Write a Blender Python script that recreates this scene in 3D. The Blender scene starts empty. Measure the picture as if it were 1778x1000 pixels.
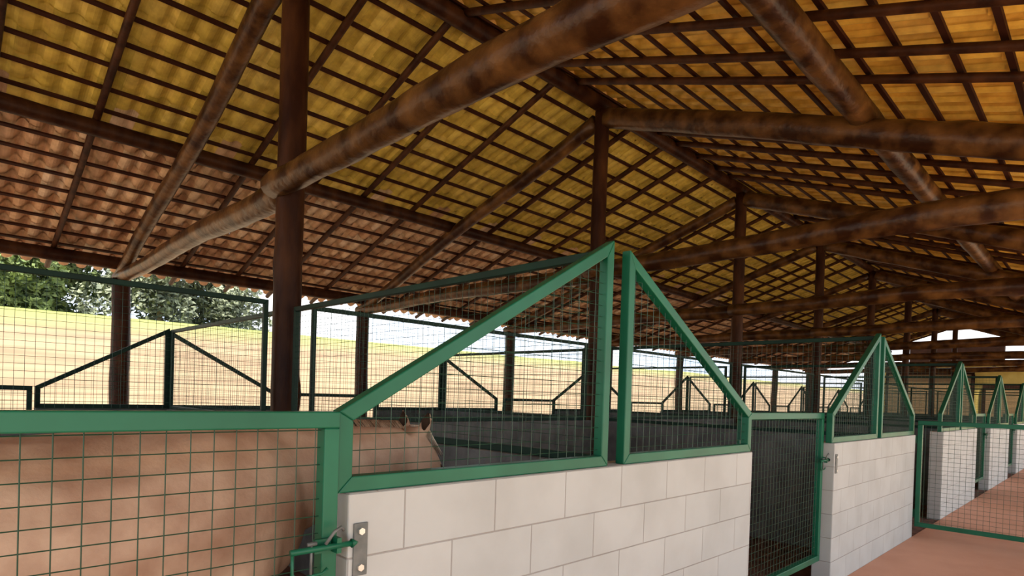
import bpy, bmesh, math, random
import numpy as np
from mathutils import Vector, Matrix, noise
C = bpy.context.scene
COL = C.collection
R = random.Random(7)

# ------------------------------------------------------------------ camera
F_PX, YAW, PITCH, ROLL, CY, CAM_H = 1035.7, 0.7896, -0.0114, 0.0314, 698.16, 1.4837
cam = bpy.data.cameras.new('camera')
cam.sensor_width = 36.0
cam.lens = F_PX / 1778 * 36.0
cam.shift_y = (CY - 500.0) / 1778
cam.clip_start = 0.05; cam.clip_end = 600
co = bpy.data.objects.new('camera', cam); COL.objects.link(co)
fw = Vector((math.cos(YAW)*math.cos(PITCH), math.sin(YAW)*math.cos(PITCH), math.sin(PITCH)))
rt = Vector((math.sin(YAW), -math.cos(YAW), 0))
up = rt.cross(fw)
cr, sr = math.cos(ROLL), math.sin(ROLL)
rt2 = rt*cr + up*sr; up2 = up*cr - rt*sr
M = Matrix((rt2, up2, -fw)).transposed().to_4x4()
M.translation = Vector((0, 0, CAM_H))
co.matrix_world = M
C.camera = co

# ------------------------------------------------------------------ light
C.view_settings.view_transform = 'Standard'
C.view_settings.look = 'None'
C.view_settings.gamma = 1.0
C.view_settings.use_curve_mapping = False
C.view_settings.exposure = 1.22
w = bpy.data.worlds.new('sky'); C.world = w; w.use_nodes = True
wn = w.node_tree.nodes; wl = w.node_tree.links
bg = wn['Background']; bg.inputs['Strength'].default_value = 0.85
tc = wn.new('ShaderNodeTexCoord'); nz = wn.new('ShaderNodeTexNoise'); rp = wn.new('ShaderNodeValToRGB')
nz.inputs['Scale'].default_value = 3.0; nz.inputs['Detail'].default_value = 5
wl.new(tc.outputs['Generated'], nz.inputs['Vector']); wl.new(nz.outputs['Fac'], rp.inputs['Fac'])
rp.color_ramp.elements[0].position = .38; rp.color_ramp.elements[0].color = (.62, .78, 1, 1)
rp.color_ramp.elements[1].position = .6; rp.color_ramp.elements[1].color = (1, .98, .95, 1)
wl.new(rp.outputs['Color'], bg.inputs['Color'])
sun = bpy.data.lights.new('sun', 'SUN'); sun.energy = 5.0; sun.angle = 0.12; sun.color = (1, .93, .8)
so = bpy.data.objects.new('sun', sun); COL.objects.link(so)
so.rotation_euler = Vector((-0.35, -0.35, 0.87)).to_track_quat('Z', 'Y').to_euler()

# ------------------------------------------------------------------ materials
def mat(name, col, rough=.6, noise_col=None, scale=8, detail=4, bump=0, stretch=None, metal=0, objrand=False, lo=.35, hi=.65, bscale=None, spec=.5):
    m = bpy.data.materials.new(name); m.use_nodes = True
    n, l = m.node_tree.nodes, m.node_tree.links
    b = n['Principled BSDF']; b.inputs['Roughness'].default_value = rough; b.inputs['Metallic'].default_value = metal
    b.inputs['Base Color'].default_value = (*col, 1); b.inputs['Specular IOR Level'].default_value = spec
    tcn = n.new('ShaderNodeTexCoord'); vec = tcn.outputs['Object']
    if objrand:
        oi = n.new('ShaderNodeObjectInfo'); a = n.new('ShaderNodeVectorMath'); a.operation = 'MULTIPLY_ADD'
        a.inputs[1].default_value = (1, 1, 1)
        l.new(vec, a.inputs[0]); s = n.new('ShaderNodeMath'); s.operation = 'MULTIPLY'; s.inputs[1].default_value = 40
        l.new(oi.outputs['Random'], s.inputs[0]); l.new(s.outputs[0], a.inputs[2]); vec = a.outputs[0]
    if stretch:
        mp = n.new('ShaderNodeMapping'); mp.inputs['Scale'].default_value = stretch; l.new(vec, mp.inputs['Vector']); vec = mp.outputs[0]
    if noise_col is not None:
        nt = n.new('ShaderNodeTexNoise'); nt.inputs['Scale'].default_value = scale; nt.inputs['Detail'].default_value = detail
        l.new(vec, nt.inputs['Vector'])
        r = n.new('ShaderNodeValToRGB'); r.color_ramp.elements[0].position = lo; r.color_ramp.elements[1].position = hi
        r.color_ramp.elements[0].color = (*col, 1); r.color_ramp.elements[1].color = (*noise_col, 1)
        l.new(nt.outputs['Fac'], r.inputs['Fac']); l.new(r.outputs['Color'], b.inputs['Base Color'])
    if bump:
        n2 = n.new('ShaderNodeTexNoise'); n2.inputs['Scale'].default_value = bscale or scale*3; n2.inputs['Detail'].default_value = 4
        l.new(vec, n2.inputs['Vector'])
        bp = n.new('ShaderNodeBump'); bp.inputs['Strength'].default_value = bump; bp.inputs['Distance'].default_value = .02
        l.new(n2.outputs['Fac'], bp.inputs['Height']); l.new(bp.outputs[0], b.inputs['Normal'])
    return m

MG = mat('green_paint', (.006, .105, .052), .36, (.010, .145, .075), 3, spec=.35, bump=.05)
MGD = mat('backlit_green_paint', (.004, .022, .014), .5, (.006, .034, .02), 3, spec=.25)  # the same green with back-lit shade put into the colour
MW = mat('green_wire', (.02, .07, .04), .4)
MLOG = mat('log_bark', (.024, .006, .002), .5, (.085, .030, .010), 5, 5, spec=.15, bump=.5, objrand=True, lo=.4, hi=.75, stretch=(1, 1, .35))
MTIE = mat('varnished_log', (.032, .010, .003), .36, (.19, .085, .025), 4, 6, spec=.3, bump=.5, objrand=True, lo=.4, hi=.72)
MRAF = mat('rafter_wood', (.028, .008, .003), .5, (.08, .028, .010), 6, spec=.2, bump=.3, objrand=True)
MBAT = mat('batten_wood', (.03, .007, .003), .6, (.05, .014, .006), 3, spec=.15)
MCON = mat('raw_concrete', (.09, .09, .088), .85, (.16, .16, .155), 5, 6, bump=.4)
MSTEEL = mat('galvanised_steel', (.12, .13, .125), .55, (.19, .195, .185), 20, metal=.3)
MBOLT = mat('bolt_steel', (.75, .74, .7), .3, metal=.7)
MFLOOR = mat('terracotta_concrete', (.56, .275, .175), .7, (.66, .35, .24), 1.3, 8, bump=.15, bscale=60)
MBED = mat('stall_bedding', (.07, .030, .020), .95, (.18, .085, .06), 9, 6, bump=.8)

def block_material():
    m = bpy.data.materials.new('painted_block'); m.use_nodes = True
    n, l = m.node_tree.nodes, m.node_tree.links
    b = n['Principled BSDF']; b.inputs['Roughness'].default_value = .75
    uv = n.new('ShaderNodeUVMap'); uv.uv_map = 'UVMap'
    br = n.new('ShaderNodeTexBrick'); br.offset = .5
    br.inputs['Scale'].default_value = 1; br.inputs['Brick Width'].default_value = .40; br.inputs['Row Height'].default_value = .196
    br.inputs['Mortar Size'].default_value = .0035; br.inputs['Mortar Smooth'].default_value = .6; br.inputs['Bias'].default_value = 0
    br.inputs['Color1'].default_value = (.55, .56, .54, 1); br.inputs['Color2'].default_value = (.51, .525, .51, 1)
    br.inputs['Mortar'].default_value = (.37, .35, .33, 1)
    l.new(uv.outputs[0], br.inputs['Vector'])
    nt = n.new('ShaderNodeTexNoise'); nt.inputs['Scale'].default_value = 3; nt.inputs['Detail'].default_value = 6
    l.new(uv.outputs[0], nt.inputs['Vector'])
    mx = n.new('ShaderNodeMix'); mx.data_type = 'RGBA'; mx.blend_type = 'MULTIPLY'; mx.inputs[0].default_value = 1
    r = n.new('ShaderNodeValToRGB'); r.color_ramp.elements[0].position = .3; r.color_ramp.elements[0].color = (.88, .87, .86, 1)
    r.color_ramp.elements[1].position = .6; r.color_ramp.elements[1].color = (1, 1, 1, 1)
    l.new(nt.outputs['Fac'], r.inputs['Fac']); l.new(br.outputs['Color'], mx.inputs[6]); l.new(r.outputs['Color'], mx.inputs[7])
    l.new(mx.outputs[2], b.inputs['Base Color'])
    iv = n.new('ShaderNodeMath'); iv.operation = 'SUBTRACT'; iv.inputs[0].default_value = 1; l.new(br.outputs['Fac'], iv.inputs[1])
    n3 = n.new('ShaderNodeTexNoise'); n3.inputs['Scale'].default_value = 60; l.new(uv.outputs[0], n3.inputs['Vector'])
    ad = n.new('ShaderNodeMath'); ad.operation = 'MULTIPLY_ADD'; ad.inputs[1].default_value = .15
    l.new(n3.outputs['Fac'], ad.inputs[0]); l.new(iv.outputs[0], ad.inputs[2])
    bp = n.new('ShaderNodeBump'); bp.inputs['Strength'].default_value = .6; bp.inputs['Distance'].default_value = .006
    l.new(ad.outputs[0], bp.inputs['Height']); l.new(bp.outputs[0], b.inputs['Normal'])
    return m
MBLK = block_material()

def tile_material():
    m = bpy.data.materials.new('clay_tile'); m.use_nodes = True
    n, l = m.node_tree.nodes, m.node_tree.links
    b = n['Principled BSDF']; b.inputs['Roughness'].default_value = .6
    uv = n.new('ShaderNodeUVMap'); uv.uv_map = 'tile_id'
    wnz = n.new('ShaderNodeTexWhiteNoise'); wnz.noise_dimensions = '2D'; l.new(uv.outputs[0], wnz.inputs['Vector'])
    r = n.new('ShaderNodeValToRGB'); e = r.color_ramp.elements
    e[0].position = 0; e[0].color = (.52, .36, .05, 1); e[1].position = 1; e[1].color = (.95, .70, .17, 1)
    k = e.new(.35); k.color = (.72, .50, .08, 1); k = e.new(.75); k.color = (.88, .62, .11, 1)
    l.new(wnz.outputs['Value'], r.inputs['Fac'])
    tcn = n.new('ShaderNodeTexCoord'); nt = n.new('ShaderNodeTexNoise'); nt.inputs['Scale'].default_value = 9; nt.inputs['Detail'].default_value = 5
    l.new(tcn.outputs['Object'], nt.inputs['Vector'])
    r2 = n.new('ShaderNodeValToRGB'); r2.color_ramp.elements[0].position = .3; r2.color_ramp.elements[0].color = (.72, .66, .6, 1)
    r2.color_ramp.elements[1].position = .65; r2.color_ramp.elements[1].color = (1, 1, 1, 1)
    l.new(nt.outputs['Fac'], r2.inputs['Fac'])
    mx = n.new('ShaderNodeMix'); mx.data_type = 'RGBA'; mx.blend_type = 'MULTIPLY'; mx.inputs[0].default_value = 1
    l.new(r.outputs['Color'], mx.inputs[6]); l.new(r2.outputs['Color'], mx.inputs[7]); l.new(mx.outputs[2], b.inputs['Base Color'])
    return m
MTILE = tile_material()

def lit_tile_material():
    m = MTILE.copy(); m.name = 'lit_red_clay_tile'
    for nd in m.node_tree.nodes:
        if nd.type == 'VALTORGB' and len(nd.color_ramp.elements) == 4:
            for e, c in zip(nd.color_ramp.elements, ((.50, .26, .13), (.78, .46, .25), (.93, .64, .38), (.97, .76, .54))): e.color = (*c, 1)
    return m
MTILE2 = lit_tile_material()  # pinker copy: outdoor light on the low left slope put into the colour
MTILE3 = lit_tile_material(); MTILE3.name = 'lit_orange_clay_tile'  # orange copy: stronger light on the right slope put into the colour
for nd in MTILE3.node_tree.nodes:
    if nd.type == 'VALTORGB' and len(nd.color_ramp.elements) == 4:
        for e_, c_ in zip(nd.color_ramp.elements, ((.88, .47, .06), (.97, .57, .075), (.98, .62, .10), (.98, .67, .17))): e_.color = (*c_, 1)

# ------------------------------------------------------------------ helpers
def tag(o, label=None, cat=None, group=None, kind=None):
    if label: o['label'] = label
    if cat: o['category'] = cat
    if group: o['group'] = group
    if kind: o['kind'] = kind
    return o
def empty(name, loc, label=None, cat=None, group=None):
    o = bpy.data.objects.new(name, None); COL.objects.link(o); o.location = loc; o.empty_display_size = .1
    return tag(o, label, cat, group)
class MB:
    def __init__(s): s.v = []; s.f = []; s.uv = []
    def add(s, vs, fs, uvs=None):
        k = len(s.v); s.v += [tuple(p) for p in vs]; s.f += [tuple(i+k for i in f) for f in fs]
        if uvs: s.uv += uvs
    def box(s, a, b):
        x0, y0, z0 = a; x1, y1, z1 = b
        vs = [(x0,y0,z0),(x1,y0,z0),(x1,y1,z0),(x0,y1,z0),(x0,y0,z1),(x1,y0,z1),(x1,y1,z1),(x0,y1,z1)]
        s.add(vs, [(0,3,2,1),(4,5,6,7),(0,1,5,4),(1,2,6,5),(2,3,7,6),(3,0,4,7)])
        return s
    def bar(s, p, q, w, d, nrm):          # rectangular tube: w in the plane, d along nrm
        p, q, nrm = Vector(p), Vector(q), Vector(nrm).normalized()
        t = (q-p).normalized(); sd = nrm.cross(t).normalized()*w/2; nn = nrm*d/2
        vs = [p-sd-nn, p+sd-nn, p+sd+nn, p-sd+nn, q-sd-nn, q+sd-nn, q+sd+nn, q-sd+nn]
        s.add(vs, [(0,3,2,1),(4,5,6,7),(0,1,5,4),(1,2,6,5),(2,3,7,6),(3,0,4,7)]); return s
    def tube(s, pts, rad, n=8, cap=True):
        pts = [Vector(p) for p in pts]; k = len(s.v); rads = rad if isinstance(rad, (list, tuple)) else [rad]*len(pts)
        ref = None
        for i, p in enumerate(pts):
            t = (pts[min(i+1, len(pts)-1)]-pts[max(i-1, 0)]).normalized()
            if ref is None: ref = Vector((0, 0, 1)) if abs(t.z) < .9 else Vector((1, 0, 0))
            a = (ref - t*ref.dot(t)).normalized(); ref = a; b = t.cross(a)
            for j in range(n):
                an = 2*math.pi*j/n; s.v.append(tuple(p+(a*math.cos(an)+b*math.sin(an))*rads[i]))
        for i in range(len(pts)-1):
            for j in range(n):
                s.f.append((k+i*n+j, k+i*n+(j+1)%n, k+(i+1)*n+(j+1)%n, k+(i+1)*n+j))
        if cap:
            s.f.append(tuple(k+j for j in range(n-1, -1, -1))); s.f.append(tuple(k+(len(pts)-1)*n+j for j in range(n)))
        return s
    def build(s, name, m, parent=None, loc=None, smooth=False, bevel=0):
        o0 = Vector(loc) if loc is not None else (parent.location.copy() if parent and not parent.parent else Vector((0,0,0)))
        if parent and parent.parent: o0 = parent.parent.location.copy()
        me = bpy.data.meshes.new(name); me.from_pydata([tuple(Vector(p)-o0) for p in s.v], [], s.f)
        if smooth: me.polygons.foreach_set('use_smooth', [True]*len(me.polygons))
        me.materials.append(m); me.update()
        o = bpy.data.objects.new(name, me); COL.objects.link(o)
        if parent: o.parent = parent
        else: o.location = o0
        if bevel:
            b = o.modifiers.new('bevel', 'BEVEL'); b.width = bevel; b.segments = 2; b.limit_method = 'ANGLE'
        return o
def copy_tree(o, parent=None):
    c = o.copy(); COL.objects.link(c)
    if parent: c.parent = parent
    for ch in list(o.children): copy_tree(ch, c)
    return c
def clone(o, du=0, dv=0, label=None):
    c = copy_tree(o); c.location = o.location + Vector((du, dv, 0))
    if label: c['label'] = label
    return c
ORD = ['nearest', 'second', 'third', 'fourth', 'fifth', 'sixth', 'seventh', 'eighth', 'ninth', 'tenth']

def log_mb(p, q, r0, r1, seed, n=14, bend=.03, rough=.07, knots=6, m=None):
    p, q = Vector(p), Vector(q); L = (q-p).length; k = m or max(6, int(L/.16)); mb = m_ = MB()
    t = (q-p)/L; a = t.orthogonal().normalized(); b = t.cross(a); rr = random.Random(seed)
    kn = [(rr.random()*L, rr.random()*6.28) for _ in range(int(knots))]
    ph = rr.random()*6
    for i in range(k+1):
        f = i/k; c = p+t*L*f + (a*math.sin(f*math.pi*1.0+0)+b*.6*math.sin(f*2*math.pi+ph))*bend*math.sin(f*math.pi)
        for j in range(n):
            an = 2*math.pi*j/n; r = r0+(r1-r0)*f
            r *= 1+rough*(noise.noise(Vector((math.cos(an)*1.6+seed, math.sin(an)*1.6, f*L*2.2)))+.5*noise.noise(Vector((math.cos(an)*3, math.sin(an)*3+seed, f*L*6))))
            for (kl, ka) in kn:
                d = ((f*L-kl)/.05)**2+((((an-ka)+math.pi) % (2*math.pi)-math.pi)/.35)**2
                r *= 1+.13*math.exp(-d)
            mb.v.append(tuple(c+(a*math.cos(an)+b*math.sin(an))*r))
    for i in range(k):
        for j in range(n): mb.f.append((i*n+j, i*n+(j+1)%n, (i+1)*n+(j+1)%n, (i+1)*n+j))
    mb.f.append(tuple(range(n-1, -1, -1))); mb.f.append(tuple(k*n+j for j in range(n)))
    return mb
def poly_wires(poly, org, ax, sp=.05, r=.0014, inset=.0, a0=None, b0=None, nrm=None):
    """welded wire filling a convex polygon given in (a, z); a along ax from org"""
    mb = MB(); ax = Vector(ax); org = Vector(org); Z = Vector((0, 0, 1)); nv = ax.cross(Z)
    A = [p[0] for p in poly]; B = [p[1] for p in poly]
    def cut(val, k):
        out = []
        for i in range(len(poly)):
            p, q = poly[i], poly[(i+1) % len(poly)]
            if (p[k]-val)*(q[k]-val) < 0:
                f = (val-p[k])/(q[k]-p[k]); out.append(p[1-k]+(q[1-k]-p[1-k])*f)
        return (min(out), max(out)) if len(out) == 2 else None
    def wire(p, q, off):
        t = (q-p).normalized(); s1 = nv*r; s2 = t.cross(nv)*r; o = nv*off
        vs = [x+o+e for x in (p, q) for e in (s1, s2, -s1, -s2)]
        mb.add(vs, [(0,1,5,4),(1,2,6,5),(2,3,7,6),(3,0,4,7)])
    a = (a0 if a0 is not None else min(A)) + sp
    while a < max(A)-.01:
        c = cut(a, 0)
        if c: wire(org+ax*a+Z*c[0], org+ax*a+Z*c[1], r)
        a += sp
    b = min(B) + .045
    while b < max(B)-.01:
        c = cut(b, 1)
        if c: wire(org+ax*c[0]+Z*b, org+ax*c[1]+Z*b, -r)
        b += .05
    return mb

# ------------------------------------------------------------------ layout
P = 4.4; U0 = 2.27; VF = 1.593; VR = 5.12; VB = 8.57; VE = 11.31; VE2 = 2*VR-VE
WH = 1.176; WT = .15; HA = 2.18; LO = 1.42
UL, UR = -1.36, 1.46
N = 8
APEX = 5.68; SL = .339
UEND = 36.2; USTART = -5.5
def zr(v): return APEX-SL*abs(v-VR)

# ------------------------------------------------------------------ ground and floors
g = MB(); g.box((USTART, VE2-.35, -.12), (UEND, VF+.0, 0)); o = g.build('floor', MFLOOR, loc=(0,0,0)); o['kind'] = 'structure'
g = MB(); g.box((USTART, VF, -.12), (UEND, VB, -.01)); o = g.build('floor', MBED, loc=(0,0,0)); o['kind'] = 'structure'
g = MB(); g.box((USTART, VB, -.12), (UEND, VE+.6, 0)); o = g.build('floor', MFLOOR, loc=(0,0,0)); o['kind'] = 'structure'
# hill and open ground
MHILL = mat('dry_grass', (.21, .138, .08), .95, (.29, .205, .12), .35, 8, bump=.2, stretch=(.4, 2.2, 1))
def hill_mat():
    m = MHILL; n, l = m.node_tree.nodes, m.node_tree.links
    geo = n.new('ShaderNodeNewGeometry'); sp = n.new('ShaderNodeSeparateXYZ'); l.new(geo.outputs['Position'], sp.inputs[0])
    nt = n.new('ShaderNodeTexNoise'); nt.inputs['Scale'].default_value = .25; nt.inputs['Detail'].default_value = 6
    ad = n.new('ShaderNodeMath'); ad.operation = 'MULTIPLY_ADD'; ad.inputs[1].default_value = 3.4; l.new(nt.outputs['Fac'], ad.inputs[0]); l.new(sp.outputs['Z'], ad.inputs[2])
    mr = n.new('ShaderNodeMapRange'); mr.inputs['From Min'].default_value = 5.2; mr.inputs['From Max'].default_value = 7.2; l.new(ad.outputs[0], mr.inputs[0])
    mx = n.new('ShaderNodeMix'); mx.data_type = 'RGBA'; l.new(mr.outputs[0], mx.inputs[0])
    b = n['Principled BSDF']; src = b.inputs['Base Color'].links[0].from_socket
    l.new(src, mx.inputs[6]); mx.inputs[7].default_value = (.22, .26, .06, 1); l.new(mx.outputs[2], b.inputs['Base Color'])
hill_mat()
def hill_z(x, y):
    t = min(1, max(0, (y-14)/32)); s = t*t*(3-2*t)
    z = -.12+5.7*s + .35*noise.noise(Vector((x*.06, y*.06, 0)))*t
    if y > 46: z -= (y-46)*.03
    return z
g = MB(); nx, ny = 60, 50
for j in range(ny+1):
    for i in range(nx+1):
        x = -70+i*230/nx; y = VE+.6+j*130/ny
        g.v.append((x, y, hill_z(x, y)))
for j in range(ny):
    for i in range(nx): a = j*(nx+1)+i; g.f.append((a, a+1, a+nx+2, a+nx+1))
o = g.build('hill', MHILL, loc=(0,0,0), smooth=True); o['kind'] = 'structure'
MGR = mat('bare_yard', (.48, .40, .28), .95, (.60, .51, .38), .8, 6)
g = MB(); g.add([(-70,-80,-.12),(160,-80,-.12),(160,VE2-.35,-.12),(-70,VE2-.35,-.12)], [(0,1,2,3)])
g.add([(UEND,VE2-.35,-.12),(160,VE2-.35,-.12),(160,VE+.6,-.12),(UEND,VE+.6,-.12)], [(0,1,2,3)])
g.add([(-70,VE2-.35,-.12),(USTART,VE2-.35,-.12),(USTART,VE+.6,-.12),(-70,VE+.6,-.12)], [(0,1,2,3)])
o = g.build('ground', MGR, loc=(0,0,0)); o['kind'] = 'structure'

# ------------------------------------------------------------------ roof
def tile_roof(side):
    TW, TS = .235, .36; cs = 1/math.sqrt(1+SL*SL); sn = SL*cs
    rows = int((VE-VR+.75)/cs/TS); cols = int((UEND-USTART)/TW)
    prof = []                                   # pan then cover across one tile
    for k in range(4): f = k/4; prof.append((f*.50, -.012*math.sin(f*math.pi)))
    for k in range(7): f = k/6; prof.append((.50+f*.55, .034*math.sin(f*math.pi)))
    np_ = len(prof); V = []; Fc = []; ID = []; MI = []
    rr = random.Random(3+side)
    for r in range(rows):
        s0 = .02+r*TS; s1 = s0+TS+.09
        for c in range(cols):
            du = rr.uniform(-.002, .002); dz = rr.uniform(-.002, .003); ds = rr.uniform(-.012, .012)
            k = len(V)
            for (s, h) in ((s0+ds, .008), (s1+ds, .028)):
                for th in (0, .013):
                    for (pu, pz) in prof:
                        hz = h+dz+pz*(2.1 if r > 9 else 1.15)+th
                        vv = s*cs - hz*sn*0; V.append((USTART+(c+pu)*TW+du, VR+side*(s*cs+hz*sn), APEX+.02-s*sn+hz*cs))
            for j in range(np_-1):
                a, b, cc, d = k+j, k+np_+j, k+2*np_+j, k+3*np_+j
                qs = [(a, a+1, cc+1, cc), (b, d, d+1, b+1), (cc, cc+1, d+1, d)]
                for q in qs: Fc.append(q); ID.append((c+.5, r+.5+side*500)); MI.append(2 if side < 0 else (1 if r + (c*7 % 5 == 0) > 9 else 0))
    me = bpy.data.meshes.new('ceiling'); me.from_pydata(V, [], Fc)
    me.materials.append(MTILE); me.materials.append(MTILE2); me.materials.append(MTILE3); me.polygons.foreach_set('material_index', MI)
    uv = me.uv_layers.new(name='tile_id'); arr = np.repeat(np.array(ID, dtype=np.float32), 4, axis=0); uv.data.foreach_set('uv', arr.ravel())
    me.polygons.foreach_set('use_smooth', [False]*len(me.polygons)); me.update()
    o = bpy.data.objects.new('ceiling', me); COL.objects.link(o); o['kind'] = 'structure'
    o['label'] = 'underside of the clay tiled roof slope ' + ('on the hill side' if side > 0 else 'over the near aisle')
    # battens: parts of the slope
    for r in range(rows):
        s = .07+r*TS; v = VR+side*s*cs; z = APEX-.012-s*sn
        b = MB(); b.bar((USTART, v, z), (UEND, v, z), .05, .024, (0, side*sn, cs)); bo = b.build('batten', MBAT); bo.parent = o
    return o
tile_roof(1); tile_roof(-1)
g = MB(); 
pts = []
nseg = 90
for i in range(nseg+1):
    u = USTART+(UEND-USTART)*i/nseg
    for j in range(9):
        a = math.pi*j/8; pts.append((u, VR+.14*math.cos(a), APEX+.03+.11*math.sin(a)+(.012 if i % 2 else 0)))
g.v = pts
for i in range(nseg):
    for j in range(8): g.f.append((i*9+j, i*9+j+1, (i+1)*9+j+1, (i+1)*9+j))
o = g.build('trim_ridge', MTILE2, loc=(0,0,0)); o['kind'] = 'structure'
o.modifiers.new('solid', 'SOLIDIFY').thickness = .015

# beams running the length of the barn
for nm, v, z, r, lab, cat in (('ridge_beam', VR, APEX-.155, .10, 'long dark round log running along the top of the roof ridge', 'beam'),
                      ('purlin', 8.35, zr(8.35)-.19, .095, 'long dark log purlin crossing under the middle of the left roof slope', 'purlin'),
                      ('purlin', 1.80, zr(1.8)-.20, .128, 'long glossy knotted log purlin crossing under the right roof slope', 'purlin'),
                      ('eave_beam', VE, zr(VE)-.19, .10, 'long dark log beam along the low eave facing the hillside', 'beam'),
                      ('eave_beam', VE2, zr(VE2)-.19, .10, 'long log beam along the low eave over the near aisle', 'beam')):
    mb = log_mb((USTART+.1, v, z), (UEND-.1, v, z), r, r, hash(nm+str(int(v))) % 97 if False else int(v*7+13), bend=.04, knots=22, m=170, n=12)
    o = mb.build(nm, MTIE if v < 3 and v > 0 else MLOG, loc=(USTART, v, z), smooth=True); tag(o, lab, cat)

RW = ['the first and second', 'the second and third', 'the third and fourth', 'the fourth and fifth', 'the fifth and sixth', 'the sixth and seventh', 'the seventh and eighth']
NUMW = ['first', 'second', 'third', 'fourth', 'fifth', 'sixth']
# common rafters
for side in (1, -1):
    ve = VR+side*(VE-VR+.62)
    sidename = 'left' if side > 0 else 'right'
    proto = None
    for i in range(-2, N):
        kn = 4 if side > 0 else 6
        for k in range(1, kn+1):
            u = U0+i*P+k*P/(kn+1)+((.04*((k*7+i*3) % 3))-.04)
            if u > UEND-.3 or u < USTART+.2: continue
            if proto is None:
                z0, z1 = zr(VR)-.075, zr(ve)-.075
                mb = log_mb((u, VR+side*.03, z0), (u, ve, z1), .042, .038, 5+side, n=8, bend=.012, m=24, knots=3)
                proto = o = mb.build('rafter', MRAF, loc=(u, VR, z0), smooth=True)
            else:
                o = proto.copy(); COL.objects.link(o); o.location = (u, VR, zr(VR)-.075)
            if i < 0: wh = 'nearer than the first ridge post'
            elif i >= 7: wh = 'past the last ridge post'
            else: wh = 'between %s ridge posts' % RW[i]
            tag(o, '%s thin rafter on the %s slope, %s' % ((NUMW[k-1] + ' of %s' % ('four' if kn == 4 else 'six')), sidename, wh if i >= 0 else ('by the nearest corner' if i == -1 else 'before the camera, out of view')), 'rafter', 'thin rafters of the %s slope %s' % (sidename, wh))
    # principal rafter logs at every post line
    for i in range(-1, N):
        u = U0+i*P; off = .36
        mb = log_mb((u, VR+side*.10, zr(VR)-off+.02), (u, VR+side*(VE-VR+.05), zr(VE)-off), (.11 if side > 0 else .135), (.09 if side > 0 else .15), 31+i*3+side, bend=.05, knots=5)
        o = mb.build('principal_rafter', MTIE, loc=(u, VR, zr(VR)-off), smooth=True)
        lab = 'thick log rafter sloping down the %s side from the %s ridge post' % (sidename, ('first', 'second', 'third', 'fourth', 'fifth', 'sixth', 'seventh', 'eighth')[i]) if i >= 0 else 'thick log rafter on the %s slope nearest the camera, nearer than every post seen' % sidename
        tag(o, lab, 'rafter', 'principal rafter logs')

NUM = ['first', 'second', 'third', 'fourth', 'fifth', 'sixth', 'seventh', 'eighth']
ZT = 3.22
for i in range(-1, N):
    u = U0+i*P
    # ridge post
    r = .118 if i == 0 else .105
    mb = log_mb((u, VR, -.01), (u, VR, APEX-.22), r*1.03, r*.98, 60+i, bend=.02, rough=.05, knots=4)
    o = mb.build('ridge_post', MLOG, loc=(u, VR, 0), smooth=True)
    tag(o, ('%s tall dark log post of the ridge row, counted from the camera' % NUM[i]) if i >= 0 else 'tall log post of the ridge row just beside the camera, outside the view', 'post', 'ridge row posts')
    # eave posts
    mb = log_mb((u, VE, -.01), (u, VE, ZT-.06), .14, .13, 80+i, bend=.02, rough=.05, knots=4)
    o = mb.build('eave_post', MLOG, loc=(u, VE, 0), smooth=True)
    tag(o, ('%s short dark log post under the hill side eave, counted from the left' % NUM[i]) if i >= 0 else 'short log post under the hill side eave, left of the view', 'post', 'hill side eave posts')
    if i >= 0:
        mb = log_mb((u, VE2, -.01), (u, VE2, ZT-.06), .13, .12, 90+i, bend=.02, rough=.05, knots=4)
        o = mb.build('eave_post', MLOG, loc=(u, VE2, 0), smooth=True)
        tag(o, '%s log post under the near aisle eave, right of the view' % NUM[i], 'post', 'aisle side eave posts')
    # tie logs: left piece, right piece
    nm = NUM[i] if i >= 0 else 'hidden nearest'
    mb = log_mb((u, VE+.18, ZT-.02), (u, VR+.05, ZT+.0), .10, .125, 110+i, bend=-.05, rough=.1, knots=9)
    o = mb.build('tie_log', MTIE, loc=(u, VE, ZT), smooth=True)
    tag(o, 'level log tie from the %s ridge post to the hill side eave' % nm, 'beam', 'log ties')
    mb = log_mb((u-.12, VR+.1, ZT+.02), (u-.02, VE2-.15, ZT-.02), .105, .145, 130+i, bend=-.05, rough=.11, knots=11)
    o = mb.build('tie_log', MTIE, loc=(u, VR, ZT), smooth=True)
    tag(o, 'level log tie from the %s ridge post out over the near aisle' % nm, 'beam', 'log ties')

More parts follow.
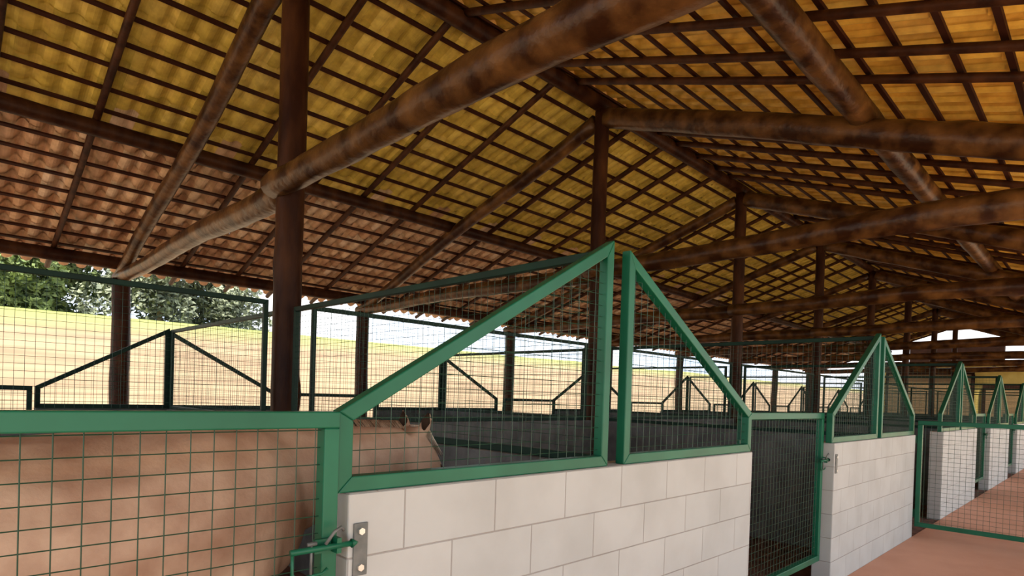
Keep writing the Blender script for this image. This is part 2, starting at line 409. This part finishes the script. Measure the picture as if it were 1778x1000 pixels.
# ------------------------------------------------------------------ stall walls
def wall(name, a, b, axis, label, m=MBLK):
    """box from a to b; UVs run along the axis and up"""
    mb = MB().box(a, b); o = mb.build(name, m, loc=(a[0], a[1], 0)); me = o.data
    uv = me.uv_layers.new(name='UVMap')
    for poly in me.polygons:
        nrm = poly.normal
        for li in poly.loop_indices:
            c = me.vertices[me.loops[li].vertex_index].co
            if abs(nrm.z) > .5: t = (c.x+.1, c.y+.1)
            elif abs(nrm.y) > .5: t = (c.x+.2 if axis == 0 else c.x, c.z)
            else: t = (c.y+.05, c.z)
            uv.data[li].uv = t
    bv = o.modifiers.new('bevel', 'BEVEL'); bv.width = .006; bv.segments = 2
    o['kind'] = 'structure'; o['label'] = label
    return o
for i in range(-1, N):
    u = U0+i*P
    q = NUM[i] if i >= 0 else 'hidden'
    wall('wall_front', (u+UL, VF, -.01), (u+UR, VF+WT, WH), 0, '%s low white painted block wall along the aisle' % q)
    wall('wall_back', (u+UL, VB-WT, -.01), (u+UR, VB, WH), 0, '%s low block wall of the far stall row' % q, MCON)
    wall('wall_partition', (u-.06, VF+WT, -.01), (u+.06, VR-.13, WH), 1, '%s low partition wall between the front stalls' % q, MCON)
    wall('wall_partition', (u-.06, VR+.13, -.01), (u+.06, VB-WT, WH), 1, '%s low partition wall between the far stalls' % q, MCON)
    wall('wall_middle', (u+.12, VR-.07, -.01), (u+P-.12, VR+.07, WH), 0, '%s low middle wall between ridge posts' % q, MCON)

# ------------------------------------------------------------------ mesh panels
T = .048
def frame_panel(name, poly, org, ax, label, cat, group, names, tw=T, wr=.0013, sp=.055, base=None, fm=None):
    """poly in (a, z); closed frame of square tube, each side a part, wire mesh a part"""
    ax = Vector(ax); org = Vector(org); nv = ax.cross(Vector((0, 0, 1)))
    root = empty(name, base if base is not None else org, label, cat, group)
    cx = sum(p[0] for p in poly)/len(poly); cz = sum(p[1] for p in poly)/len(poly)
    k = len(poly)
    # inner polygon by offsetting sides
    def inset(d):
        out = []
        for i in range(k):
            p0, p1, p2 = Vector(poly[i-1]), Vector(poly[i]), Vector(poly[(i+1) % k])
            def line(a, b):
                t = (b-a).normalized(); nn = Vector((-t.y, t.x))
                if nn.dot(Vector((cx, cz))-a) < 0: nn = -nn
                return a+nn*d, t
            a, ta = line(p0, p1); b, tb = line(p1, p2)
            den = ta.x*tb.y-ta.y*tb.x; f = ((b.x-a.x)*tb.y-(b.y-a.y)*tb.x)/den
            out.append(a+ta*f)
        return out
    inn = inset(tw)
    for i in range(k):
        a0, a1 = Vector(poly[i]), Vector(poly[(i+1) % k]); b0, b1 = inn[i], inn[(i+1) % k]
        mb = MB(); vs = []
        for p in (a0, a1, b1, b0):
            w_ = org+ax*p.x+Vector((0, 0, p.y)); vs.append(w_-nv*tw/2)
        for p in (a0, a1, b1, b0):
            w_ = org+ax*p.x+Vector((0, 0, p.y)); vs.append(w_+nv*tw/2)
        mb.add(vs, [(0,3,2,1),(4,5,6,7),(0,1,5,4),(1,2,6,5),(2,3,7,6),(3,0,4,7)])
        o = mb.build(names[i], fm or MG, root, bevel=.004)
    mid = inset(tw*.6)
    mb = poly_wires([(p.x, p.y) for p in mid], org, ax, sp, wr)
    mb.build('wire_mesh', MW, root)
    return root


XA = (1, 0, 0)
zb = WH
lf = frame_panel('mesh_panel', [(UL-.03, zb), (-.05, zb), (-.05, HA+.02), (UL-.03, LO)], (U0, VF+.04, 0), XA,
    'large green mesh panel rising to the right above the nearest white block wall', 'mesh panel', 'sloping mesh panels on the aisle wall', ['bottom_rail', 'stile', 'sloping_rail', 'stile'], base=(U0, VF+.04, zb))
rf = frame_panel('mesh_panel', [(.075, zb), (UR+.01, zb), (UR+.01, LO), (.075, HA)], (U0, VF+.04, 0), XA,
    'green mesh panel falling to the right from the tall posts above the nearest white wall', 'mesh panel', 'sloping mesh panels on the aisle wall', ['bottom_rail', 'stile', 'sloping_rail', 'stile'], base=(U0, VF+.04, zb), wr=.0014)
for i in range(1, N):
    clone(lf, i*P, 0, 'green mesh panel rising to the right above the %s white wall of the aisle' % NUM[i])
    clone(rf, i*P, 0, 'green mesh panel falling to the right above the %s white wall of the aisle' % NUM[i])
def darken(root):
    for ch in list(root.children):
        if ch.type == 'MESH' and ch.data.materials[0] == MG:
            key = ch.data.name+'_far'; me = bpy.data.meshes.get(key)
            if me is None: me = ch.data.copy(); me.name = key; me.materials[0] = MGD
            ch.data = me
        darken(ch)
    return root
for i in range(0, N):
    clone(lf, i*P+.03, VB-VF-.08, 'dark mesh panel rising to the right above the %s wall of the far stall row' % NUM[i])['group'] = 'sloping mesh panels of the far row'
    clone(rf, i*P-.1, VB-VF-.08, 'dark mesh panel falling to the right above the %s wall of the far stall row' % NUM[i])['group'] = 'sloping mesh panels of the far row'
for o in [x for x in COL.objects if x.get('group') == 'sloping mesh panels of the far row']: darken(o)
# partitions: rectangles between aisle wall and ridge post
YA = (0, 1, 0)
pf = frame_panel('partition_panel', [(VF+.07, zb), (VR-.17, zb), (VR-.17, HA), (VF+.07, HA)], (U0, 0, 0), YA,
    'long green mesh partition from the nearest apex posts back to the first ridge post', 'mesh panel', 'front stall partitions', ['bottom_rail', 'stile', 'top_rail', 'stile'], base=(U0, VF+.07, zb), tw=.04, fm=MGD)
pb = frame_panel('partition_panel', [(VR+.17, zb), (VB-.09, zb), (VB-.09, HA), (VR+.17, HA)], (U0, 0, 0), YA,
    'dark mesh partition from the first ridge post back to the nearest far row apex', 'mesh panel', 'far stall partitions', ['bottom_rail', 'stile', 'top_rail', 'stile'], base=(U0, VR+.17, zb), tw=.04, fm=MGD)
for i in range(1, N):
    clone(pf, i*P, 0, 'green mesh partition from the %s aisle apex back to the %s ridge post' % (NUM[i], NUM[i]))
    clone(pb, i*P, 0, 'dark mesh partition from the %s ridge post to the %s far row apex' % (NUM[i], NUM[i]))
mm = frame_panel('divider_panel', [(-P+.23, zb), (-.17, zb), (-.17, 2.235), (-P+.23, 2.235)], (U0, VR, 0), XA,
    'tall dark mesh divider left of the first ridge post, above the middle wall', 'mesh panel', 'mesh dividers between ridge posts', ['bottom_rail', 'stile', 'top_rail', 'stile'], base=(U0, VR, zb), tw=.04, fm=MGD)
for i in range(1, N):
    clone(mm, i*P, 0, 'tall mesh divider above the middle wall between %s ridge posts' % RW[i-1])

# ------------------------------------------------------------------ gates
def make_gate(u0, u1, v, label, zbot=.1, wr=.0015):
    root = empty('stall_gate', (u0, v, 0), label, 'gate', 'green stall gates')
    O = Vector((0, v, 0)); names = ['bottom_rail', 'stile', 'top_rail', 'stile']
    nv = Vector((0, 1, 0))
    for a, b, n in (((u0, zbot+T/2), (u1, zbot+T/2), 'rail'), ((u0, LO-T/2), (u1, LO-T/2), 'rail'), ((u0+T/2, zbot+T), (u0+T/2, LO-T), 'stile'), ((u1-T/2, zbot+T), (u1-T/2, LO-T), 'stile')):
        mb = MB(); mb.bar((a[0], v, a[1]), (b[0], v, b[1]), T, T, nv); mb.build(n, MG, root, bevel=.004)
    q = .02
    poly_wires([(u0+q, zbot+q), (u1-q, zbot+q), (u1-q, LO-q), (u0+q, LO-q)], (0, v, 0), XA, .055, wr).build('wire_mesh', MW, root)
    # hinges on the far side from the latch
    for hz in (.35, 1.2):
        h = MB().tube([(u0-.012, v, hz-.045), (u0-.012, v, hz+.045)], .011, 8); h.build('hinge', MG, root, smooth=False)
    lt = empty('latch', (0, 0, 0)); lt.parent = root; lt.location = (0, 0, 0)
    return root, lt
def latch_parts(root, lt, u1, v, z=1.035):
    # slide bolt with its drop guard, in front of the stile
    vv = v-.055
    o0 = root.location.copy()
    def put(mb, n, m, smooth=False):
        o = mb.build(n, m, loc=(0,0,0), smooth=smooth, bevel=0); o.location = -o0 if False else (0,0,0)
        me = o.data
        for vt in me.vertices: vt.co = vt.co - o0
        o.parent = lt
    put(MB().tube([(u1-.155, vv, z), (u1+.03, vv, z)], .009, 10).tube([(u1+.03, vv, z), (u1+.05, vv, z)], [.014, .003], 10), 'slide_bolt', MG, True)
    put(MB().bar((u1-.05, v-.03, z-.02), (u1-.05, v-.03, z+.02), .05, .012, (0, 1, 0)).bar((u1-.012, v-.03, z-.022), (u1-.012, v-.03, z+.022), .014, .06, (0, 1, 0)), 'bolt_plate', MG)
    put(MB().tube([(u1-.15, vv, z), (u1-.15, vv-.002, z-.06), (u1-.135, vv-.002, z-.075), (u1-.06, vv, z-.072), (u1-.045, vv, z-.06)], .0045, 8), 'drop_guard', MG, True)
    put(MB().tube([(u1-.095, vv, z-.07), (u1-.095, vv, z+.012)], .004, 8).tube([(u1-.107, vv, z+.016), (u1-.08, vv, z+.016)], .006, 8), 'bolt_pin', MSTEEL, True)
    put(MB().tube([(u1-.055, vv-.005, z+.01), (u1-.03, vv-.01, z+.045), (u1-.012, vv-.012, z+.055), (u1-.002, vv-.01, z+.045)], .005, 8), 'bolt_handle', MSTEEL, True)
GV = VF+.025
g0, l0 = make_gate(U0-P+UR+.03, U0+UL-.035, GV, 'large green mesh gate at the left with a horse standing behind it')
latch_parts(g0, l0, U0+UL-.035, GV)
zz = .2
g1, l1 = make_gate(U0+UR+.03, U0+P+UL-.03, VF+.10, 'closed green mesh gate between the first and second white walls', zbot=.2)
latch_parts(g1, l1, U0+P+UL-.03, VF+.10)
for i in range(2, N-1):
    clone(g1, i*P, 0, 'closed green mesh gate between the %s and %s white walls' % (NUM[i], NUM[i+1]))
for i in range(-1, N-1):
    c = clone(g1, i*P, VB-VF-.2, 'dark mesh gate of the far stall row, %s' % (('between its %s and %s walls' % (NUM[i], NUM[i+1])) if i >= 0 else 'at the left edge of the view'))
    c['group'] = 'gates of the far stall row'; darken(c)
# the open gate across the aisle
og = clone(g1, 0, 0, 'open green mesh gate swung across the aisle beyond the second white wall')
og.location = (U0+P+UR+.06, VF-.01, -.08); og.rotation_euler = (0, 0, -math.pi/2)

def strike(u, label):
    root = empty('strike_plate', (u, VF, 1.0), label, 'plate', 'latch plates on the wall ends')
    MB().box((u-.024, VF-.006, .925), (u+.024, VF, 1.085)).build('plate', MSTEEL, root, bevel=.002)
    for dz in (-.055, .055):
        z = 1.005+dz
        MB().tube([(u, VF-.004, z), (u, VF-.013, z)], .011, 6).build('bolt_head', MBOLT, root)
    return root
s0 = strike(U0+UL+.04, 'grey steel plate with two bolts on the left end of the nearest white wall')
clone(s0, P, 0, 'grey steel plate with two bolts on the left end of the second white wall')

# ------------------------------------------------------------------ end building
MYEL = mat('ochre_wall', (.42, .30, .07), .8, (.5, .37, .10), 2)
MDKW = mat('dark_boards', (.012, .005, .003), .9, (.02, .008, .005), 4, spec=.05)
MSHUT = mat('brown_shutter', (.13, .075, .03), .6, (.18, .11, .045), 3, stretch=(1, .3, 3))
root = empty('feed_store', (38.5, 4, 0), 'ochre walled building closing the far end of the aisle', 'building')
MB().box((38.5, -6, -.12), (43, 9.3, 3.75)).build('wall', MYEL, root)
MB().box((38.2, 3.9, 3.95), (38.55, 7.9, 4.8)).build('fascia_board', MDKW, root)
for vv in (4.3, 7.5): MB().box((38.3, vv-.06, 3.7), (38.42, vv+.06, 4.05)).build('bracket', MDKW, root)
for (v0, v1, z1) in ((5.2, 8.9, 3.3), (1.6, 4.6, 2.6)):
    d = MB().box((38.38, v0, 0), (38.5, v1, z1)).build('door', MSHUT, root)
    f = MB().box((38.34, v0-.12, z1), (38.5, v1+.12, z1+.16)).box((38.34, v0-.14, 0), (38.5, v0, z1)).box((38.34, v1, 0), (38.5, v1+.14, z1)).build('door_frame', MDKW, root)
MB().box((38.0, -6.2, 3.75), (43.3, 9.5, 3.87)).build('roof_slab', mat('pale_slab', (.6, .58, .5), .8), root)

# ------------------------------------------------------------------ trees beyond the hill crest
MLEAF = mat('leaves', (.07, .11, .04), .8, (.22, .28, .09), 1.1, 4)
MLEAF2 = mat('grey_green_leaves', (.09, .11, .08), .8, (.26, .29, .19), 1.1, 4)
MTRUNK = mat('tree_bark', (.16, .12, .09), .9, (.3, .25, .2), 5)
def tree(x, y, h, rw, seed, label, m):
    z0 = hill_z(x, y)-.1; rr = random.Random(seed)
    root = empty('tree', (x, y, z0), label, 'tree', 'trees along the hill crest')
    MB().tube([(x, y, z0), (x+.1, y, z0+h*.4), (x, y+.1, z0+h*.75)], [.22, .16, .07], 8).build('trunk', MTRUNK, root, smooth=True)
    mb = MB(); blobs = [(rr.gauss(0, rw*.45), rr.gauss(0, rw*.45), h*(.08+.75*rr.random()), rw*rr.uniform(.3, .5)) for _ in range(30)]
    for _ in range(6500):
        bx, by, bz, br = rr.choice(blobs)
        d = Vector((rr.gauss(0, 1), rr.gauss(0, 1), rr.gauss(0, .8))).normalized()*br*rr.uniform(.65, 1.05)
        c = Vector((x+bx, y+by, z0+bz))+d; s = rr.uniform(.13, .28)
        a = Vector((rr.gauss(0, 1), rr.gauss(0, 1), rr.gauss(0, 1))).normalized(); b = a.orthogonal().normalized()
        mb.add([c-a*s, c-b*s*.6, c+a*s, c+b*s*.6], [(0, 1, 2, 3)])
    mb.build('foliage', m, root)
TL = [(-6.5, 47, 7.5, 3.0, 0), (-1.2, 49, 7, 2.6, 1), (3.4, 48.5, 6.8, 2.9, 0), (6.4, 52, 7.2, 2.5, 0), (12.2, 49, 6.2, 2.9, 1), (17.2, 50, 6.0, 3.1, 1)]
for k, (x, y, h, rw, t) in enumerate(TL):
    q = ['leftmost', 'second', 'third', 'fourth', 'fifth', 'sixth'][k]
    tree(x, y, h, rw, 200+k, '%s tree from the left on the hill crest with %s foliage' % (q, 'greyish green' if t else 'bright green'), MLEAF2 if t else MLEAF)

# ------------------------------------------------------------------ horse
def horse():
    MH = mat('horse_coat', (.34, .19, .12), .7, (.58, .40, .28), 6, 8, bump=.12, bscale=90, lo=.3, hi=.7)
    MMANE = mat('flaxen_mane', (.6, .48, .36), .8, (.75, .63, .5), 30, bump=.3)
    MDARK = mat('dark_skin', (.035, .018, .010), .8, spec=.2)
    vc = 2.14
    root = empty('horse', (0, vc, 0), 'pale chestnut horse standing side on behind the left green gate', 'horse')
    mb = MB()
    def loft(rings, n=20):
        """rings: (centre, side radius, up radius, side axis, up axis)"""
        k = len(mb.v)
        for (c, ra, rb, a, b) in rings:
            c = Vector(c); a = Vector(a).normalized(); b = Vector(b).normalized()
            for j in range(n):
                an = 2*math.pi*j/n; mb.v.append(tuple(c+a*ra*math.cos(an)+b*rb*math.sin(an)))
        for i in range(len(rings)-1):
            for j in range(n): mb.f.append((k+i*n+j, k+i*n+(j+1) % n, k+(i+1)*n+(j+1) % n, k+(i+1)*n+j))
        mb.f.append(tuple(k+j for j in range(n-1, -1, -1))); mb.f.append(tuple(k+(len(rings)-1)*n+j for j in range(n)))
    S = (0, 1, 0); Z = (0, 0, 1)
    body = [(-1.12, 1.12, .08, .10), (-1.08, 1.10, .19, .22), (-.92, 1.10, .27, .285), (-.7, 1.08, .30, .31), (-.4, 1.035, .31, .315), (-.1, 1.01, .325, .325),
            (.2, 1.005, .325, .325), (.45, 1.02, .31, .325), (.65, 1.05, .285, .335), (.82, 1.07, .245, .31), (.93, 1.06, .19, .25), (1.0, 1.04, .10, .15)]
    loft([((u, vc, z), ra, rb, S, Z) for (u, z, ra, rb) in body])
    nd = Vector((.93, .14, .30)).normalized()
    neck = [((.62, vc, 1.10), .20, .27), ((.85, vc+.01, 1.13), .165, .235), ((1.08, vc+.03, 1.165), .13, .19), ((1.34, vc+.05, 1.205), .09, .14), ((1.53, vc+.07, 1.235), .065, .10)]
    loft([(c, ra, rb, (-.12, 1, 0), (-.3, 0, 1)) for (c, ra, rb) in neck])
    # head: from poll towards the nose, down and forward
    pol = Vector((1.55, vc+.07, 1.265)); hd = Vector((.60, .22, -.66)).normalized(); sa = Vector((-.34, .94, 0)).normalized(); ua = hd.cross(sa).normalized()
    if ua.z < 0: ua = -ua
    head = [(-.04, .055, .06, 0), (.03, .085, .10, -.02), (.12, .118, .14, -.06), (.21, .112, .14, -.065), (.31, .068, .095, -.04), (.41, .056, .072, -.03), (.49, .056, .066, -.03), (.545, .046, .05, -.035), (.565, .02, .025, -.035)]
    loft([(pol+hd*t+ua*dz, ra, rb, sa, ua) for (t, ra, rb, dz) in head])
    ears = []
    for sd in (-1, 1):
        b0 = pol+sa*sd*.05+ua*.06-hd*.0
        d = (Vector((0.05, 0, 1))+sa*sd*.22).normalized(); f = sa*1.0
        er = [(0, .030, .024), (.03, .034, .022), (.06, .028, .018), (.09, .014, .010), (.105, .004, .004)]
        loft([(b0+d*t, ra, rb, sa, d.cross(sa)) for (t, ra, rb) in er], 12)
        ears.append((b0, d))
    # legs
    def leg(pts): loft([((x, y, z), a, b, S, (1, 0, 0)) for (x, y, z, a, b) in pts], 14)
    for sd in (-1, 1):
        y = vc+sd*.16
        leg([(.72, y, 1.0, .11, .17), (.74, y, .80, .085, .12), (.76, y, .62, .06, .075), (.77, y, .46, .05, .055), (.77, y, .40, .045, .05), (.77, y, .25, .03, .034), (.77, y, .15, .036, .042), (.79, y, .09, .032, .036), (.81, y, .045, .05, .055), (.82, y, 0, .058, .07)])
        y = vc+sd*.17
        leg([(-.85, y, 1.05, .13, .22), (-.84, y, .85, .11, .19), (-.80, y, .70, .08, .12), (-.88, y, .56, .05, .07), (-.96, y, .46, .045, .06), (-.96, y, .40, .04, .05), (-.93, y, .25, .032, .036), (-.91, y, .15, .038, .043), (-.88, y, .09, .033, .037), (-.86, y, .045, .05, .055), (-.85, y, 0, .058, .07)])
    b = mb.build('body', MH, root, smooth=True)
    rm = b.modifiers.new('remesh', 'REMESH'); rm.mode = 'VOXEL'; rm.voxel_size = .013; rm.use_smooth_shade = True
    sm = b.modifiers.new('smooth', 'SMOOTH'); sm.iterations = 8; sm.factor = .6
    # mane along the crest, forelock, tail
    def strands(name, mk, cnt, seed, m=MMANE, r=.006):
        rr = random.Random(seed); q = MB()
        for _ in range(cnt): q.tube(mk(rr), [r, r*.9, r*.7, .0012], 5)
        q.build(name, m, root, smooth=True)
    def mane(rr):
        t = rr.random(); u = .80+t*.72; z = 1.368-.026*t; y = vc+.01+.07*t; q = rr.uniform(-.012, .012)
        return [(u, y-.012+q, z-.02), (u-.015, y+.01+q, z+.012), (u-.03, y+.05, z-.010), (u-.04, y+.09, z-.09-.06*rr.random())]
    strands('mane', mane, 420, 5, mat('dull_mane', (.16, .09, .05), .8, (.34, .22, .14), 30), r=.004)
    def fore(rr):
        s = rr.uniform(-.035, .035); p = pol+sa*s+ua*.075
        return [p-hd*.02, p+ua*.035+hd*.02, p+ua*.035+hd*.10, p+ua*.02+hd*(.15+.06*rr.random())+sa*s*.6]
    strands('forelock', fore, 40, 6)
    def tail(rr):
        a = rr.uniform(-.05, .05); c = rr.uniform(-.04, .04)
        return [(-1.10, vc+a*.3, 1.22), (-1.22, vc+a, 1.12), (-1.25+c, vc+a*1.4, .75), (-1.22+c, vc+a*1.5, .35+.2*rr.random())]
    strands('tail', tail, 110, 7, r=.008)
    for (b0, d) in ears:
        q = MB(); fc = (Vector((-.75, -.65, 0))-d*Vector((-.75, -.65, 0)).dot(d)).normalized()
        q.tube([b0+d*.012+fc*.014, b0+d*.05+fc*.019, b0+d*.088+fc*.006], [.010, .021, .005], 8); q.build('inner_ear', MDARK, root, smooth=True)
    for sd in (-1, 1):
        e = pol+hd*.17+sa*sd*.083+ua*.0
        bm = bmesh.new(); bmesh.ops.create_uvsphere(bm, u_segments=14, v_segments=10, radius=.021, matrix=Matrix.Translation(e-root.location))
        me = bpy.data.meshes.new('eye'); bm.to_mesh(me); bm.free(); me.materials.append(MDARK)
        me.polygons.foreach_set('use_smooth', [True]*len(me.polygons))
        o = bpy.data.objects.new('eye', me); COL.objects.link(o); o.parent = root
    return root
horse()
